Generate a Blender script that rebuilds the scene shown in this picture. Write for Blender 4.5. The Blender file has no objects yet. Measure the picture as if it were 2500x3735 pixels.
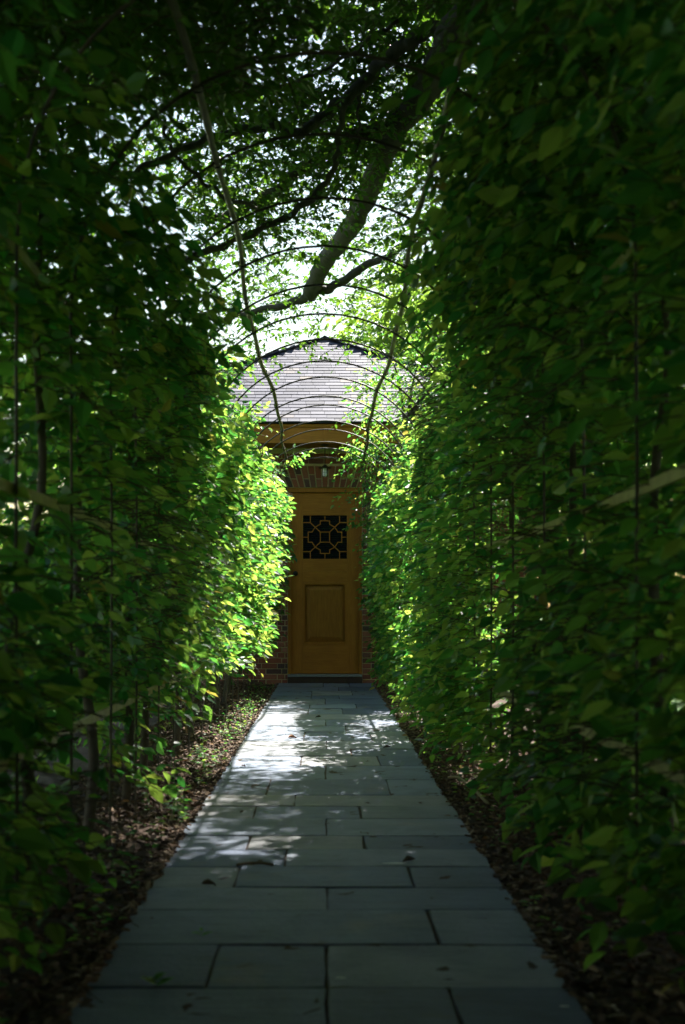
import bpy, bmesh, math, random
import numpy as np
from mathutils import Vector, Matrix

random.seed(7)
RNG = np.random.default_rng(7)
R = math.radians
scene = bpy.context.scene
COL = scene.collection

# ------------------------------------------------------------------ camera
FPX = 4336.0            # focal length in photograph pixels (3735 high)
cam_d = bpy.data.cameras.new("camera")
cam = bpy.data.objects.new("camera", cam_d)
COL.objects.link(cam)
cam.location = (0, 0, 1.0)
cam.rotation_euler = (R(90), 0, 0)
cam_d.sensor_fit = 'VERTICAL'
cam_d.sensor_height = 36.0
cam_d.lens = 36.0 * FPX / 3735.0
cam_d.shift_x = 64 / 3735.0
cam_d.shift_y = 353 / 3735.0
cam_d.clip_start = 0.05
cam_d.clip_end = 2000
cam_d.dof.use_dof = True
cam_d.dof.focus_distance = 14.0
cam_d.dof.aperture_fstop = 3.2
scene.camera = cam

# ------------------------------------------------------------------ light
SUN_AZ, SUN_EL = 27.0, 50.8       # azimuth measured from +Y towards +X
world = bpy.data.worlds.new("World")
scene.world = world
world.use_nodes = True
wn = world.node_tree
for n in list(wn.nodes): wn.nodes.remove(n)
wo = wn.nodes.new("ShaderNodeOutputWorld")
bg = wn.nodes.new("ShaderNodeBackground")
sky = wn.nodes.new("ShaderNodeTexSky")
sky.sky_type = 'NISHITA'
sky.sun_disc = False
sky.sun_elevation = R(SUN_EL)
sky.sun_rotation = R(SUN_AZ)
sky.air_density = 2.0
sky.dust_density = 1.3
sky.ozone_density = 1.0
bg.inputs["Strength"].default_value = 0.052
wn.links.new(sky.outputs[0], bg.inputs["Color"])
wn.links.new(bg.outputs[0], wo.inputs["Surface"])

sun_d = bpy.data.lights.new("sun", 'SUN')
sun_d.energy = 5.0
sun_d.angle = R(0.53)
sun_d.color = (1.0, 0.95, 0.86)
sun = bpy.data.objects.new("sun", sun_d)
COL.objects.link(sun)
sdir = Vector((math.sin(R(SUN_AZ)) * math.cos(R(SUN_EL)), math.cos(R(SUN_AZ)) * math.cos(R(SUN_EL)), math.sin(R(SUN_EL))))
sun.location = sdir * 30
sun.rotation_euler = (-sdir).to_track_quat('-Z', 'Y').to_euler()

vs = scene.view_settings
scene.display_settings.display_device = 'sRGB'
vs.view_transform = 'Standard'
vs.look = 'None'
vs.gamma = 1.0
vs.use_curve_mapping = False
vs.exposure = 2.12
cy = scene.cycles
cy.use_denoising = True
cy.max_bounces = 6
cy.diffuse_bounces = 3
cy.glossy_bounces = 2
cy.transmission_bounces = 4
cy.use_adaptive_sampling = True
cy.adaptive_threshold = 0.03
cy.sample_clamp_indirect = 4.0
cy.caustics_reflective = False
cy.caustics_refractive = False

# ------------------------------------------------------------------ helpers
def nodes_of(name):
    m = bpy.data.materials.new(name)
    m.use_nodes = True
    nt = m.node_tree
    b = nt.nodes["Principled BSDF"]
    return m, nt, b

def setin(b, **kw):
    for k, v in kw.items():
        b.inputs[k.replace('_', ' ')].default_value = v

def ramp(nt, fac, stops):
    r = nt.nodes.new("ShaderNodeValToRGB")
    el = r.color_ramp.elements
    while len(el) < len(stops): el.new(0.5)
    for e, (p, c) in zip(el, stops):
        e.position = p
        e.color = (c[0], c[1], c[2], 1)
    nt.links.new(fac, r.inputs[0])
    return r.outputs[0]

def noise(nt, scale, detail=4, rough=.55, vec=None, dist=0.0):
    n = nt.nodes.new("ShaderNodeTexNoise")
    n.inputs["Scale"].default_value = scale
    n.inputs["Detail"].default_value = detail
    n.inputs["Roughness"].default_value = rough
    n.inputs["Distortion"].default_value = dist
    if vec is not None: nt.links.new(vec, n.inputs["Vector"])
    return n.outputs["Fac"]

def objco(nt, sc=(1, 1, 1), world_space=False):
    if world_space:
        s = nt.nodes.new("ShaderNodeNewGeometry").outputs["Position"]
    else:
        s = nt.nodes.new("ShaderNodeTexCoord").outputs["Object"]
    mp = nt.nodes.new("ShaderNodeMapping")
    mp.inputs["Scale"].default_value = sc
    nt.links.new(s, mp.inputs["Vector"])
    return mp.outputs[0]

def rnd(nt):
    """random number per object + per island"""
    oi = nt.nodes.new("ShaderNodeObjectInfo")
    ge = nt.nodes.new("ShaderNodeNewGeometry")
    a = nt.nodes.new("ShaderNodeMath"); a.operation = 'ADD'
    f = nt.nodes.new("ShaderNodeMath"); f.operation = 'FRACT'
    nt.links.new(oi.outputs["Random"], a.inputs[0])
    nt.links.new(ge.outputs["Random Per Island"], a.inputs[1])
    nt.links.new(a.outputs[0], f.inputs[0])
    return f.outputs[0]

def mix(nt, fac, a, b, mode='MIX'):
    m = nt.nodes.new("ShaderNodeMix")
    m.data_type = 'RGBA'
    m.blend_type = mode
    for sock, v in ((0, fac), (6, a), (7, b)):
        if hasattr(v, 'links'): nt.links.new(v, m.inputs[sock])
        elif isinstance(v, (int, float)): m.inputs[sock].default_value = v
        else: m.inputs[sock].default_value = (v[0], v[1], v[2], 1)
    return m.outputs[2]

def bump(nt, b, h, strength=.3, dist=.01):
    n = nt.nodes.new("ShaderNodeBump")
    n.inputs["Strength"].default_value = strength
    n.inputs["Distance"].default_value = dist
    nt.links.new(h, n.inputs["Height"])
    nt.links.new(n.outputs[0], b.inputs["Normal"])

def mapr(nt, v, a, b, c, d):
    m = nt.nodes.new("ShaderNodeMapRange")
    nt.links.new(v, m.inputs[0])
    for i, x in enumerate((a, b, c, d)): m.inputs[i + 1].default_value = x
    return m.outputs[0]

# ------------------------------------------------------------------ materials
def mat_leaf(name, stops, tstops, trans=.47, rough=.4):
    m, nt, b = nodes_of(name)
    r = rnd(nt)
    c = ramp(nt, r, stops)
    nt.links.new(c, b.inputs["Base Color"])
    setin(b, Roughness=rough)
    b.inputs["Specular IOR Level"].default_value = .28
    tr = nt.nodes.new("ShaderNodeBsdfTranslucent")
    nt.links.new(ramp(nt, r, tstops), tr.inputs["Color"])
    ms = nt.nodes.new("ShaderNodeMixShader")
    ms.inputs[0].default_value = trans
    nt.links.new(b.outputs[0], ms.inputs[1])
    nt.links.new(tr.outputs[0], ms.inputs[2])
    nt.links.new(ms.outputs[0], nt.nodes["Material Output"].inputs["Surface"])
    return m

M = {}
M['leaf'] = mat_leaf('hedge_leaf',
    [(0, (.01, .052, .034)), (.45, (.017, .08, .04)), (.85, (.03, .11, .04)), (.985, (.06, .15, .04)), (1, (.22, .11, .04))],
    [(0, (.08, .4, .06)), (.45, (.26, .62, .075)), (.985, (.68, .86, .13)), (1, (.68, .58, .1))])
M['tleaf'] = mat_leaf('tree_leaf',
    [(0, (.025, .08, .015)), (.5, (.04, .115, .02)), (1, (.065, .15, .028))],
    [(0, (.12, .3, .02)), (.5, (.17, .38, .025)), (1, (.26, .48, .035))], .3)
M['bgleaf'] = mat_leaf('far_leaf',
    [(0, (.04, .09, .02)), (.5, (.06, .12, .025)), (1, (.09, .15, .035))],
    [(0, (.2, .38, .04)), (.5, (.28, .46, .05)), (1, (.4, .55, .08))])

def mat_bark(name, a, c, sc=6):
    m, nt, b = nodes_of(name)
    v = objco(nt, (sc, sc, sc * .35), True)
    n = noise(nt, 3, 6, .65, v, .6)
    n2 = noise(nt, 22, 4, .6, v)
    nt.links.new(mix(nt, .35, ramp(nt, n, [(.3, a), (.7, c)]), ramp(nt, n2, [(.3, a), (.75, c)])), b.inputs["Base Color"])
    setin(b, Roughness=.85)
    bump(nt, b, n2, .6, .01)
    return m
M['bark'] = mat_bark('tree_bark', (.022, .02, .018), (.095, .086, .076))
M['stem'] = mat_bark('hedge_stem', (.05, .04, .03), (.15, .12, .095), 14)
M['twig'] = mat_bark('twig_bark', (.05, .035, .02), (.12, .085, .05), 14)

def mat_cane(name, a, c):
    m, nt, b = nodes_of(name)
    n = noise(nt, 4, 4, .6, objco(nt, (3, 3, 3), True))
    n2 = noise(nt, 60, 3, .6, objco(nt, (1, 1, 1), True))
    nt.links.new(mix(nt, .3, ramp(nt, n, [(.35, a), (.65, c)]), ramp(nt, n2, [(.3, a), (.7, c)])), b.inputs["Base Color"])
    setin(b, Roughness=.5)
    return m
M['cane'] = mat_cane('bamboo_cane', (.055, .045, .015), (.15, .125, .045))
M['hoop'] = mat_cane('hoop_rod', (.02, .016, .012), (.1, .075, .045))
M['slat'] = mat_cane('bamboo_slat', (.3, .26, .09), (.52, .48, .17))

def mat_stone():
    m, nt, b = nodes_of('bluestone')
    r = rnd(nt)
    v = objco(nt, (1, 1, 1), True)
    base = ramp(nt, r, [(0, (.055, .08, .155)), (.25, (.12, .158, .25)), (.5, (.18, .215, .295)), (.75, (.215, .218, .235)), (.88, (.085, .115, .19)), (1, (.165, .185, .215))])
    n = noise(nt, 3.5, 6, .6, v, .5)
    n2 = noise(nt, 45, 5, .7, v)
    vs_ = objco(nt, (2.2, 16, 4), True)
    streak = noise(nt, 1.6, 5, .6, vs_, 1.2)
    c = mix(nt, .7, base, ramp(nt, n, [(.25, (.42, .43, .45)), (.5, (.9, .9, .9)), (.75, (1.35, 1.33, 1.27))]), 'MULTIPLY')
    st = noise(nt, 9, 5, .7, v, .8)
    c = mix(nt, mapr(nt, st, .6, .72, 0, .55), c, (.09, .085, .07))
    rust = noise(nt, 2.1, 3, .6, v, .3)
    c = mix(nt, mapr(nt, rust, .58, .75, 0, .45), c, (.25, .2, .13))
    c = mix(nt, .55, c, ramp(nt, streak, [(.3, (.68, .69, .7)), (.55, (1.08, 1.07, 1.03)), (.8, (.9, .9, .92))]), 'MULTIPLY')
    c = mix(nt, .5, c, ramp(nt, n2, [(.25, (.6, .6, .6)), (.6, (1.1, 1.1, 1.1))]), 'MULTIPLY')
    nt.links.new(c, b.inputs["Base Color"])
    nt.links.new(mapr(nt, n2, .2, .8, .5, .75), b.inputs["Roughness"])
    add = nt.nodes.new("ShaderNodeMath"); add.operation = 'ADD'
    nt.links.new(streak, add.inputs[0]); nt.links.new(n2, add.inputs[1])
    bump(nt, b, add.outputs[0], .6, .008)
    return m
M['stone'] = mat_stone()

def mat_soil(name, stops, sc=1.0):
    m, nt, b = nodes_of(name)
    v = objco(nt, (sc, sc, sc), True)
    n = noise(nt, 30, 6, .7, v)
    n2 = noise(nt, 5, 4, .6, v)
    c = mix(nt, .5, ramp(nt, n, stops), ramp(nt, n2, [(.3, (.6, .6, .6)), (.7, (1.2, 1.2, 1.2))]), 'MULTIPLY')
    nt.links.new(c, b.inputs["Base Color"])
    setin(b, Roughness=.95)
    bump(nt, b, n, .8, .02)
    return m
M['soil'] = mat_soil('bed_soil', [(.25, (.03, .018, .012)), (.55, (.075, .045, .03)), (.8, (.13, .085, .055))])
M['joint'] = mat_soil('joint_soil', [(.25, (.03, .02, .014)), (.6, (.075, .05, .035)), (.85, (.12, .085, .06))])
M['lawn'] = mat_soil('lawn_grass', [(.25, (.035, .075, .015)), (.55, (.06, .12, .025)), (.8, (.1, .16, .04))], 2)
def mat_chip():
    m, nt, b = nodes_of('bark_chip')
    r = rnd(nt)
    nt.links.new(ramp(nt, r, [(0, (.03, .017, .01)), (.45, (.08, .045, .028)), (.8, (.15, .09, .055)), (.96, (.24, .16, .1)), (1, (.4, .32, .23))]), b.inputs["Base Color"])
    setin(b, Roughness=.9)
    return m
M['chip'] = mat_chip()
M['litter'] = mat_leaf('dry_leaf', [(0, (.1, .05, .025)), (.5, (.2, .11, .05)), (1, (.3, .2, .1))], [(0, (.2, .1, .04)), (1, (.35, .2, .08))], .2, .7)

def mat_brick():
    m, nt, b = nodes_of('red_brick')
    r = rnd(nt)
    c = ramp(nt, r, [(0, (.2, .06, .035)), (.35, (.27, .085, .045)), (.6, (.17, .055, .04)), (.72, (.06, .04, .038)), (.85, (.24, .09, .055)), (1, (.31, .12, .07))])
    n = noise(nt, 40, 5, .7, objco(nt, (1, 1, 1), True))
    c = mix(nt, .6, c, ramp(nt, n, [(.25, (.55, .55, .55)), (.7, (1.2, 1.2, 1.2))]), 'MULTIPLY')
    nt.links.new(c, b.inputs["Base Color"])
    setin(b, Roughness=.9)
    bump(nt, b, n, .5, .004)
    return m
M['brick'] = mat_brick()
M['mortar'] = mat_soil('mortar', [(.2, (.42, .33, .2)), (.5, (.54, .44, .28)), (.8, (.62, .53, .36))], 2)

def mat_wood(name, a, c, vertical=True):
    m, nt, b = nodes_of(name)
    v = objco(nt, (14, 14, 1.2) if vertical else (1.2, 14, 14), True)
    w = noise(nt, 2.2, 6, .6, v, 1.6)
    w2 = noise(nt, 9, 4, .6, v, .4)
    big = noise(nt, 1.6, 2, .5, objco(nt, (2, 2, 1), True))
    cc = mix(nt, .4, ramp(nt, w, [(.25, a), (.7, c)]), ramp(nt, w2, [(.3, a), (.7, c)]))
    cc = mix(nt, .5, cc, ramp(nt, big, [(.3, (.75, .72, .68)), (.7, (1.15, 1.12, 1.05))]), 'MULTIPLY')
    nt.links.new(cc, b.inputs["Base Color"])
    setin(b, Roughness=.55)
    b.inputs["Specular IOR Level"].default_value = .22
    bump(nt, b, w2, .12, .003)
    return m
M['wood_v'] = mat_wood('oiled_wood_upright', (.26, .097, .016), (.46, .19, .034))
M['wood_h'] = mat_wood('oiled_wood_level', (.27, .101, .017), (.48, .2, .036), False)
M['wood_p'] = mat_wood('oiled_wood_panel', (.2, .08, .014), (.41, .175, .032))

def mat_slate():
    m, nt, b = nodes_of('roof_slate')
    r = rnd(nt)
    c = ramp(nt, r, [(0, (.022, .024, .042)), (.3, (.04, .042, .068)), (.7, (.065, .066, .098)), (.9, (.1, .098, .125)), (1, (.125, .1, .09))])
    n = noise(nt, 18, 5, .65, objco(nt, (1, 1, 1), True))
    c = mix(nt, .5, c, ramp(nt, n, [(.3, (.85, .85, .85)), (.7, (1.1, 1.1, 1.1))]), 'MULTIPLY')
    nt.links.new(c, b.inputs["Base Color"])
    setin(b, Roughness=.65)
    b.inputs["Specular IOR Level"].default_value = .15
    bump(nt, b, n, .08, .003)
    return m
M['slate'] = mat_slate()
def simple(name, col, rough=.5, metal=0.0):
    m, nt, b = nodes_of(name)
    n = noise(nt, 25, 3, .6, objco(nt, (1, 1, 1), True))
    c = mix(nt, .4, col, ramp(nt, n, [(.3, (.7, .7, .7)), (.7, (1.2, 1.2, 1.2))]), 'MULTIPLY')
    nt.links.new(c, b.inputs["Base Color"])
    setin(b, Roughness=rough, Metallic=metal)
    return m
M['iron'] = simple('dark_iron', (.025, .024, .022), .45, .6)
M['blind'] = simple('dark_blind', (.035, .045, .055), .5)
M['dark_brick'] = simple('dark_brick', (.05, .032, .026), .9)
M['dark'] = simple('unlit_interior', (.012, .013, .015), .8)
M['sill'] = simple('stone_sill', (.2, .22, .23), .6)
M['brown_leaf'] = simple('brown_leaf', (.3, .13, .06), .7)
M['stick'] = simple('pale_stick', (.3, .24, .15), .7)
M['white_spot'] = simple('pale_spot', (.6, .62, .62), .7)
def mat_glass(name, col, alpha_mix):
    m, nt, b = nodes_of(name)
    setin(b, Roughness=.05)
    b.inputs["Base Color"].default_value = (*col, 1)
    tr = nt.nodes.new("ShaderNodeBsdfTransparent")
    tr.inputs[0].default_value = (.9, .93, .95, 1)
    ms = nt.nodes.new("ShaderNodeMixShader")
    ms.inputs[0].default_value = alpha_mix
    nt.links.new(b.outputs[0], ms.inputs[1]); nt.links.new(tr.outputs[0], ms.inputs[2])
    nt.links.new(ms.outputs[0], nt.nodes["Material Output"].inputs["Surface"])
    return m
M['pane'] = mat_glass('window_glass', (.02, .025, .03), .75)
M['lamp_glass'] = mat_glass('lantern_glass', (.85, .88, .9), .12)

# ------------------------------------------------------------------ object helpers
def tag(o, label=None, cat=None, group=None, kind=None):
    if label: o['label'] = label
    if cat: o['category'] = cat
    if group: o['group'] = group
    if kind: o['kind'] = kind
    return o

def link(name, me, mat=None, parent=None):
    o = bpy.data.objects.new(name, me)
    COL.objects.link(o)
    if me is not None and mat is not None and not me.materials: me.materials.append(mat)
    if parent is not None:
        o.parent = parent
    return o

def empty(name, loc=(0, 0, 0)):
    o = bpy.data.objects.new(name, None)
    o.location = loc
    o.empty_display_size = .2
    COL.objects.link(o)
    return o

def mesh_np(name, verts, faces4=None, faces3=None, smooth=False):
    """fast mesh from numpy arrays of quads and triangles"""
    me = bpy.data.meshes.new(name)
    verts = np.asarray(verts, dtype=np.float32)
    loops, starts, n = [], [], 0
    if faces4 is not None and len(faces4):
        f = np.asarray(faces4, dtype=np.int32)
        loops.append(f.ravel()); starts.append(np.arange(len(f)) * 4); n = len(f) * 4
    if faces3 is not None and len(faces3):
        f = np.asarray(faces3, dtype=np.int32)
        loops.append(f.ravel()); starts.append(n + np.arange(len(f)) * 3)
    loops = np.concatenate(loops).astype(np.int32); starts = np.concatenate(starts).astype(np.int32)
    me.vertices.add(len(verts)); me.vertices.foreach_set("co", verts.ravel())
    me.loops.add(len(loops)); me.loops.foreach_set("vertex_index", loops)
    me.polygons.add(len(starts)); me.polygons.foreach_set("loop_start", starts)
    me.update(calc_edges=True)
    me.polygons.foreach_set("use_smooth", np.full(len(starts), bool(smooth), dtype=bool))
    return me

BOXF = np.array([[0, 3, 2, 1], [4, 5, 6, 7], [0, 1, 5, 4], [1, 2, 6, 5], [2, 3, 7, 6], [3, 0, 4, 7]])
def box_verts(x0, x1, y0, y1, z0, z1):
    return np.array([(x0, y0, z0), (x1, y0, z0), (x1, y1, z0), (x0, y1, z0), (x0, y0, z1), (x1, y0, z1), (x1, y1, z1), (x0, y1, z1)], dtype=float)
def boxes_mesh(name, lst):
    v = np.concatenate([box_verts(*b) if len(b) == 6 else b for b in lst])
    f = np.concatenate([BOXF + 8 * i for i in range(len(lst))])
    return mesh_np(name, v, f)
def box(name, b, mat, parent=None, bev=0.0):
    me = boxes_mesh(name, [b])
    if bev:
        bm = bmesh.new(); bm.from_mesh(me)
        bmesh.ops.bevel(bm, geom=bm.edges[:], offset=bev, segments=2, affect='EDGES', profile=.6)
        bm.to_mesh(me); bm.free()
    return link(name, me, mat, parent)

def tube_arrays(pts, rad, n=8, cap=True):
    pts = np.asarray(pts, float); k = len(pts)
    rad = np.full(k, rad) if np.isscalar(rad) else np.asarray(rad, float)
    tan = np.gradient(pts, axis=0)
    tan /= np.linalg.norm(tan, axis=1)[:, None] + 1e-9
    ref = np.array([0, 0, 1.]) if abs(tan[0][2]) < .9 else np.array([1., 0, 0])
    V, prev = [], ref
    for i in range(k):
        u = prev - tan[i] * np.dot(prev, tan[i]); u /= np.linalg.norm(u) + 1e-9
        w = np.cross(tan[i], u); prev = u
        a = np.arange(n) * 2 * math.pi / n
        V.append(pts[i] + rad[i] * (np.cos(a)[:, None] * u + np.sin(a)[:, None] * w))
    V = np.concatenate(V)
    i = np.arange(k - 1)[:, None] * n; j = np.arange(n)[None, :]; j2 = (j + 1) % n
    F = np.stack([i + j, i + j2, i + n + j2, i + n + j], -1).reshape(-1, 4)
    T = []
    if cap:
        V = np.concatenate([V, pts[:1], pts[-1:]])
        a, b = len(V) - 2, len(V) - 1
        for q in range(n):
            T.append((a, (q + 1) % n, q)); T.append((b, (k - 1) * n + q, (k - 1) * n + (q + 1) % n))
    return V, F, np.array(T, dtype=int).reshape(-1, 3)
def tube_mesh(name, pts, rad, n=8):
    V, F, T = tube_arrays(pts, rad, n)
    return mesh_np(name, V, F, T, True)
def tubes_mesh(name, lst, n=4):
    VV, FF, TT, off = [], [], [], 0
    for pts, rad in lst:
        V, F, T = tube_arrays(pts, rad, n)
        VV.append(V); FF.append(F + off); TT.append(T + off); off += len(V)
    return mesh_np(name, np.concatenate(VV), np.concatenate(FF), np.concatenate(TT), True)
def smooth_path(pts, sub=6):
    """Catmull-Rom through points (any dimension)"""
    p = np.asarray(pts, float)
    p = np.vstack([2 * p[0] - p[1], p, 2 * p[-1] - p[-2]])
    out = []
    for i in range(1, len(p) - 2):
        for t in np.linspace(0, 1, sub, endpoint=False):
            a, b, c, d = p[i - 1], p[i], p[i + 1], p[i + 2]
            out.append(.5 * ((2 * b) + (-a + c) * t + (2 * a - 5 * b + 4 * c - d) * t * t + (-a + 3 * b - 3 * c + d) * t ** 3))
    out.append(p[-2])
    return np.array(out)

# ------------------------------------------------------------------ leaves
# ovate leaf with a folded midrib: x along the blade, unit length
LEAF8 = np.array([(0, 0, 0), (.34, 0, -.015), (.7, 0, -.02), (1.0, 0, -.09),
                  (.18, .19, .05), (.45, .275, .075), (.76, .15, .01), (.18, -.19, .05), (.45, -.275, .075), (.76, -.15, .01)], float)
LEAF8_Q = np.array([(0, 1, 5, 4), (1, 2, 6, 5), (1, 0, 7, 8), (2, 1, 8, 9)])
LEAF8_T = np.array([(2, 3, 6), (3, 2, 9)])
LEAF4 = np.array([(0, 0, 0), (1.0, 0, -.08), (.25, .26, .06), (.62, .22, .045), (.25, -.26, .06), (.62, -.22, .045)], float)
LEAF4_Q = np.array([(0, 1, 3, 2), (1, 0, 4, 5)])

def unit(a): return a / (np.linalg.norm(a, axis=-1, keepdims=True) + 1e-9)

def leaf_frames(d, nrm):
    x = unit(d)
    z = unit(nrm - x * np.sum(nrm * x, axis=1, keepdims=True))
    y = np.cross(z, x)
    return np.stack([x, y, z], axis=2)           # columns

def leaves_mesh(name, pos, fr, size, detail=False):
    t = LEAF8 if detail else LEAF4
    q = LEAF8_Q if detail else LEAF4_Q
    k = len(t)
    wj = .85 + .3 * RNG.random(len(pos))
    loc = t[None] * size[:, None, None]
    loc[:, :, 1] *= wj[:, None]
    loc[:, :, 2] *= (.4 + 1.4 * RNG.random(len(pos)))[:, None]
    V = np.einsum('nij,nkj->nki', fr, loc) + pos[:, None, :]
    off = (np.arange(len(pos)) * k)[:, None, None]
    Q = (q[None] + off).reshape(-1, 4)
    T = (LEAF8_T[None] + off).reshape(-1, 3) if detail else None
    return mesh_np(name, V.reshape(-1, 3), Q, T)

def sprays(org, d, L, nl, lsize, droop=.12, flat=.35, tipjit=.25):
    """leafy shoots: org/d (n,3), L (n,). Returns leaf pos, dir, normal, size and shoot polylines"""
    n = len(org)
    d = unit(d)
    up = np.array([0, 0, 1.])[None] + RNG.normal(0, flat, (n, 3))
    nn = unit(up - d * np.sum(up * d, axis=1, keepdims=True))
    s = np.cross(nn, d)
    ts = np.linspace(.12, 1.0, nl)
    P, D, N, S = [], [], [], []
    for i, t in enumerate(ts):
        sg = 1 if i % 2 else -1
        ang = (R(58) if i < nl - 1 else R(8)) + RNG.normal(0, tipjit, n)
        tt = np.clip(t + RNG.normal(0, .03, n), 0, 1.02)
        p = org + d * (L * tt)[:, None]
        p[:, 2] -= droop * tt ** 2 * L * 1.6
        ld = d * np.cos(ang)[:, None] + s * (sg * np.sin(ang))[:, None]
        ld[:, 2] -= .15 + .75 * RNG.random(n) ** 1.3
        P.append(p); D.append(ld); N.append(nn + RNG.normal(0, .45, (n, 3)))
        S.append(lsize * (.42 + .9 * RNG.random(n)) * (1.0 - .25 * abs(t - .6)))
    lines = np.stack([org + d * (L * t)[:, None] - np.array([0, 0, 1])[None] * (droop * t * t * L * 1.6)[:, None] for t in (0, .5, 1.0)], 1)
    return np.concatenate(P), np.concatenate(D), np.concatenate(N), np.concatenate(S), lines

def twigs_mesh(name, lines, r=.003):
    """three-sided shoots, many at once; lines (n,3,3)"""
    n = len(lines)
    d = unit(lines[:, 2] - lines[:, 0])
    a = unit(np.cross(d, np.array([.31, .2, .93])[None])); b = np.cross(d, a)
    V = []
    for k, rr in enumerate((r, r * .8, r * .4)):
        for q in range(3):
            th = q * 2.0944
            V.append(lines[:, k] + rr * (math.cos(th) * a + math.sin(th) * b))
    V = np.stack(V, 1)
    f = []
    for k in range(2):
        for q in range(3):
            f.append((k * 3 + q, k * 3 + (q + 1) % 3, k * 3 + 3 + (q + 1) % 3, k * 3 + 3 + q))
    F = (np.array(f)[None] + (np.arange(n) * 9)[:, None, None]).reshape(-1, 4)
    return mesh_np(name, V.reshape(-1, 3), F)

def clump(p, sc, seed):
    """smooth pseudo-noise in about -1..1 used to bunch foliage"""
    r = np.random.default_rng(seed)
    out = np.zeros(len(p))
    for k in range(6):
        w = r.normal(0, 1, 3); w = w / np.linalg.norm(w) * sc * (1 + .5 * k)
        out += np.sin(p @ w + r.random() * 6.28) / (1 + .35 * k)
    return out / 2.2

# ================================================================== SETTING
# ------------------------------------------------------------------ ground
def ground():
    xs = np.concatenate([np.linspace(-400, -12, 12), np.linspace(-10, 10, 41), np.linspace(12, 400, 12)])
    ys = np.concatenate([np.linspace(-200, -8, 8), np.linspace(-6, 30, 73), np.linspace(34, 700, 16)])
    X, Y = np.meshgrid(xs, ys)
    Z = -.06 + .015 * np.sin(X * 1.3 + Y * .7) * np.exp(-(X / 12) ** 2)
    V = np.stack([X, Y, Z], -1).reshape(-1, 3)
    nx, ny = len(xs), len(ys)
    i, j = np.meshgrid(np.arange(nx - 1), np.arange(ny - 1))
    a = (j * nx + i).ravel()
    F = np.stack([a, a + 1, a + nx + 1, a + nx], -1)
    o = link('lawn', mesh_np('lawn', V, F, smooth=True), M['lawn'])
    tag(o, 'green mown lawn stretching away outside the hedges', 'lawn', kind='structure')
ground()

PL, PR = -.632, .645            # edges of the paved path
def bed(name, x0, x1, label):
    xs = np.arange(x0, x1 + .001, .05); ys = np.arange(-1.5, 16.0, .06)
    X, Y = np.meshgrid(xs, ys)
    Z = -.03 + .012 * np.sin(X * 21 + 1.3 * np.sin(Y * 9)) * np.sin(Y * 17 + X * 5) + .008 * RNG.random(X.shape)
    Z += .05 * np.clip((np.abs(X) - .72) / .3, 0, 1) * (.6 + .4 * np.sin(Y * 2.1 + X * 3))
    V = np.stack([X, Y, Z], -1).reshape(-1, 3)
    nx, ny = len(xs), len(ys)
    i, j = np.meshgrid(np.arange(nx - 1), np.arange(ny - 1))
    a = (j * nx + i).ravel()
    F = np.stack([a, a + 1, a + nx + 1, a + nx], -1)
    o = link(name, mesh_np(name, V, F, smooth=True), M['soil'])
    tag(o, label, 'planting bed', kind='structure')
bed('planting_bed', -2.3, PL - .004, 'brown mulched soil strip under the hedge left of the path')
bed('planting_bed', PR + .004, 2.35, 'brown mulched soil strip under the hedge right of the path')

def mulch():
    n = 22000
    x = np.where(RNG.random(n) < .5, -1, 1) * (.622 + .8 * RNG.random(n) ** 1.4)
    x = np.where(x > 0, x + .015, x)
    y = 2.2 + 13.6 * RNG.random(n) ** 1.15
    sx = .005 + .018 * RNG.random(n) ** 1.6; sy = .003 + .006 * RNG.random(n); sz = .002 + .004 * RNG.random(n)
    base = np.array([(-1, -1, -1), (1, -1, -1), (1, 1, -1), (-1, 1, -1), (-1, -1, 1), (1, -1, 1), (1, 1, 1), (-1, 1, 1)], float)
    loc = base[None] * np.stack([sx, sy, sz], -1)[:, None, :]
    loc[:, :, :2] *= (.75 + .5 * RNG.random((n, 8, 1)))
    a = RNG.random(n) * 6.28; t = RNG.normal(0, .35, n)
    ca, sa, ct, st = np.cos(a), np.sin(a), np.cos(t), np.sin(t)
    X = loc[:, :, 0] * ct[:, None] - loc[:, :, 2] * st[:, None]
    Zc = loc[:, :, 0] * st[:, None] + loc[:, :, 2] * ct[:, None]
    V = np.stack([X * ca[:, None] - loc[:, :, 1] * sa[:, None], X * sa[:, None] + loc[:, :, 1] * ca[:, None], Zc], -1)
    z = np.where(np.abs(x) < .637, .004, -.012) + .045 * np.clip((np.abs(x) - .72) / .3, 0, 1) + .012 * RNG.random(n)
    V += np.stack([x, y, z], -1)[:, None, :]
    F = (BOXF[None] + (np.arange(n) * 8)[:, None, None]).reshape(-1, 4)
    o = link('mulch', mesh_np('mulch', V.reshape(-1, 3), F), M['chip'])
    tag(o, 'brown bark mulch strewn along both sides of the path', 'mulch', kind='stuff')
mulch()

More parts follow.
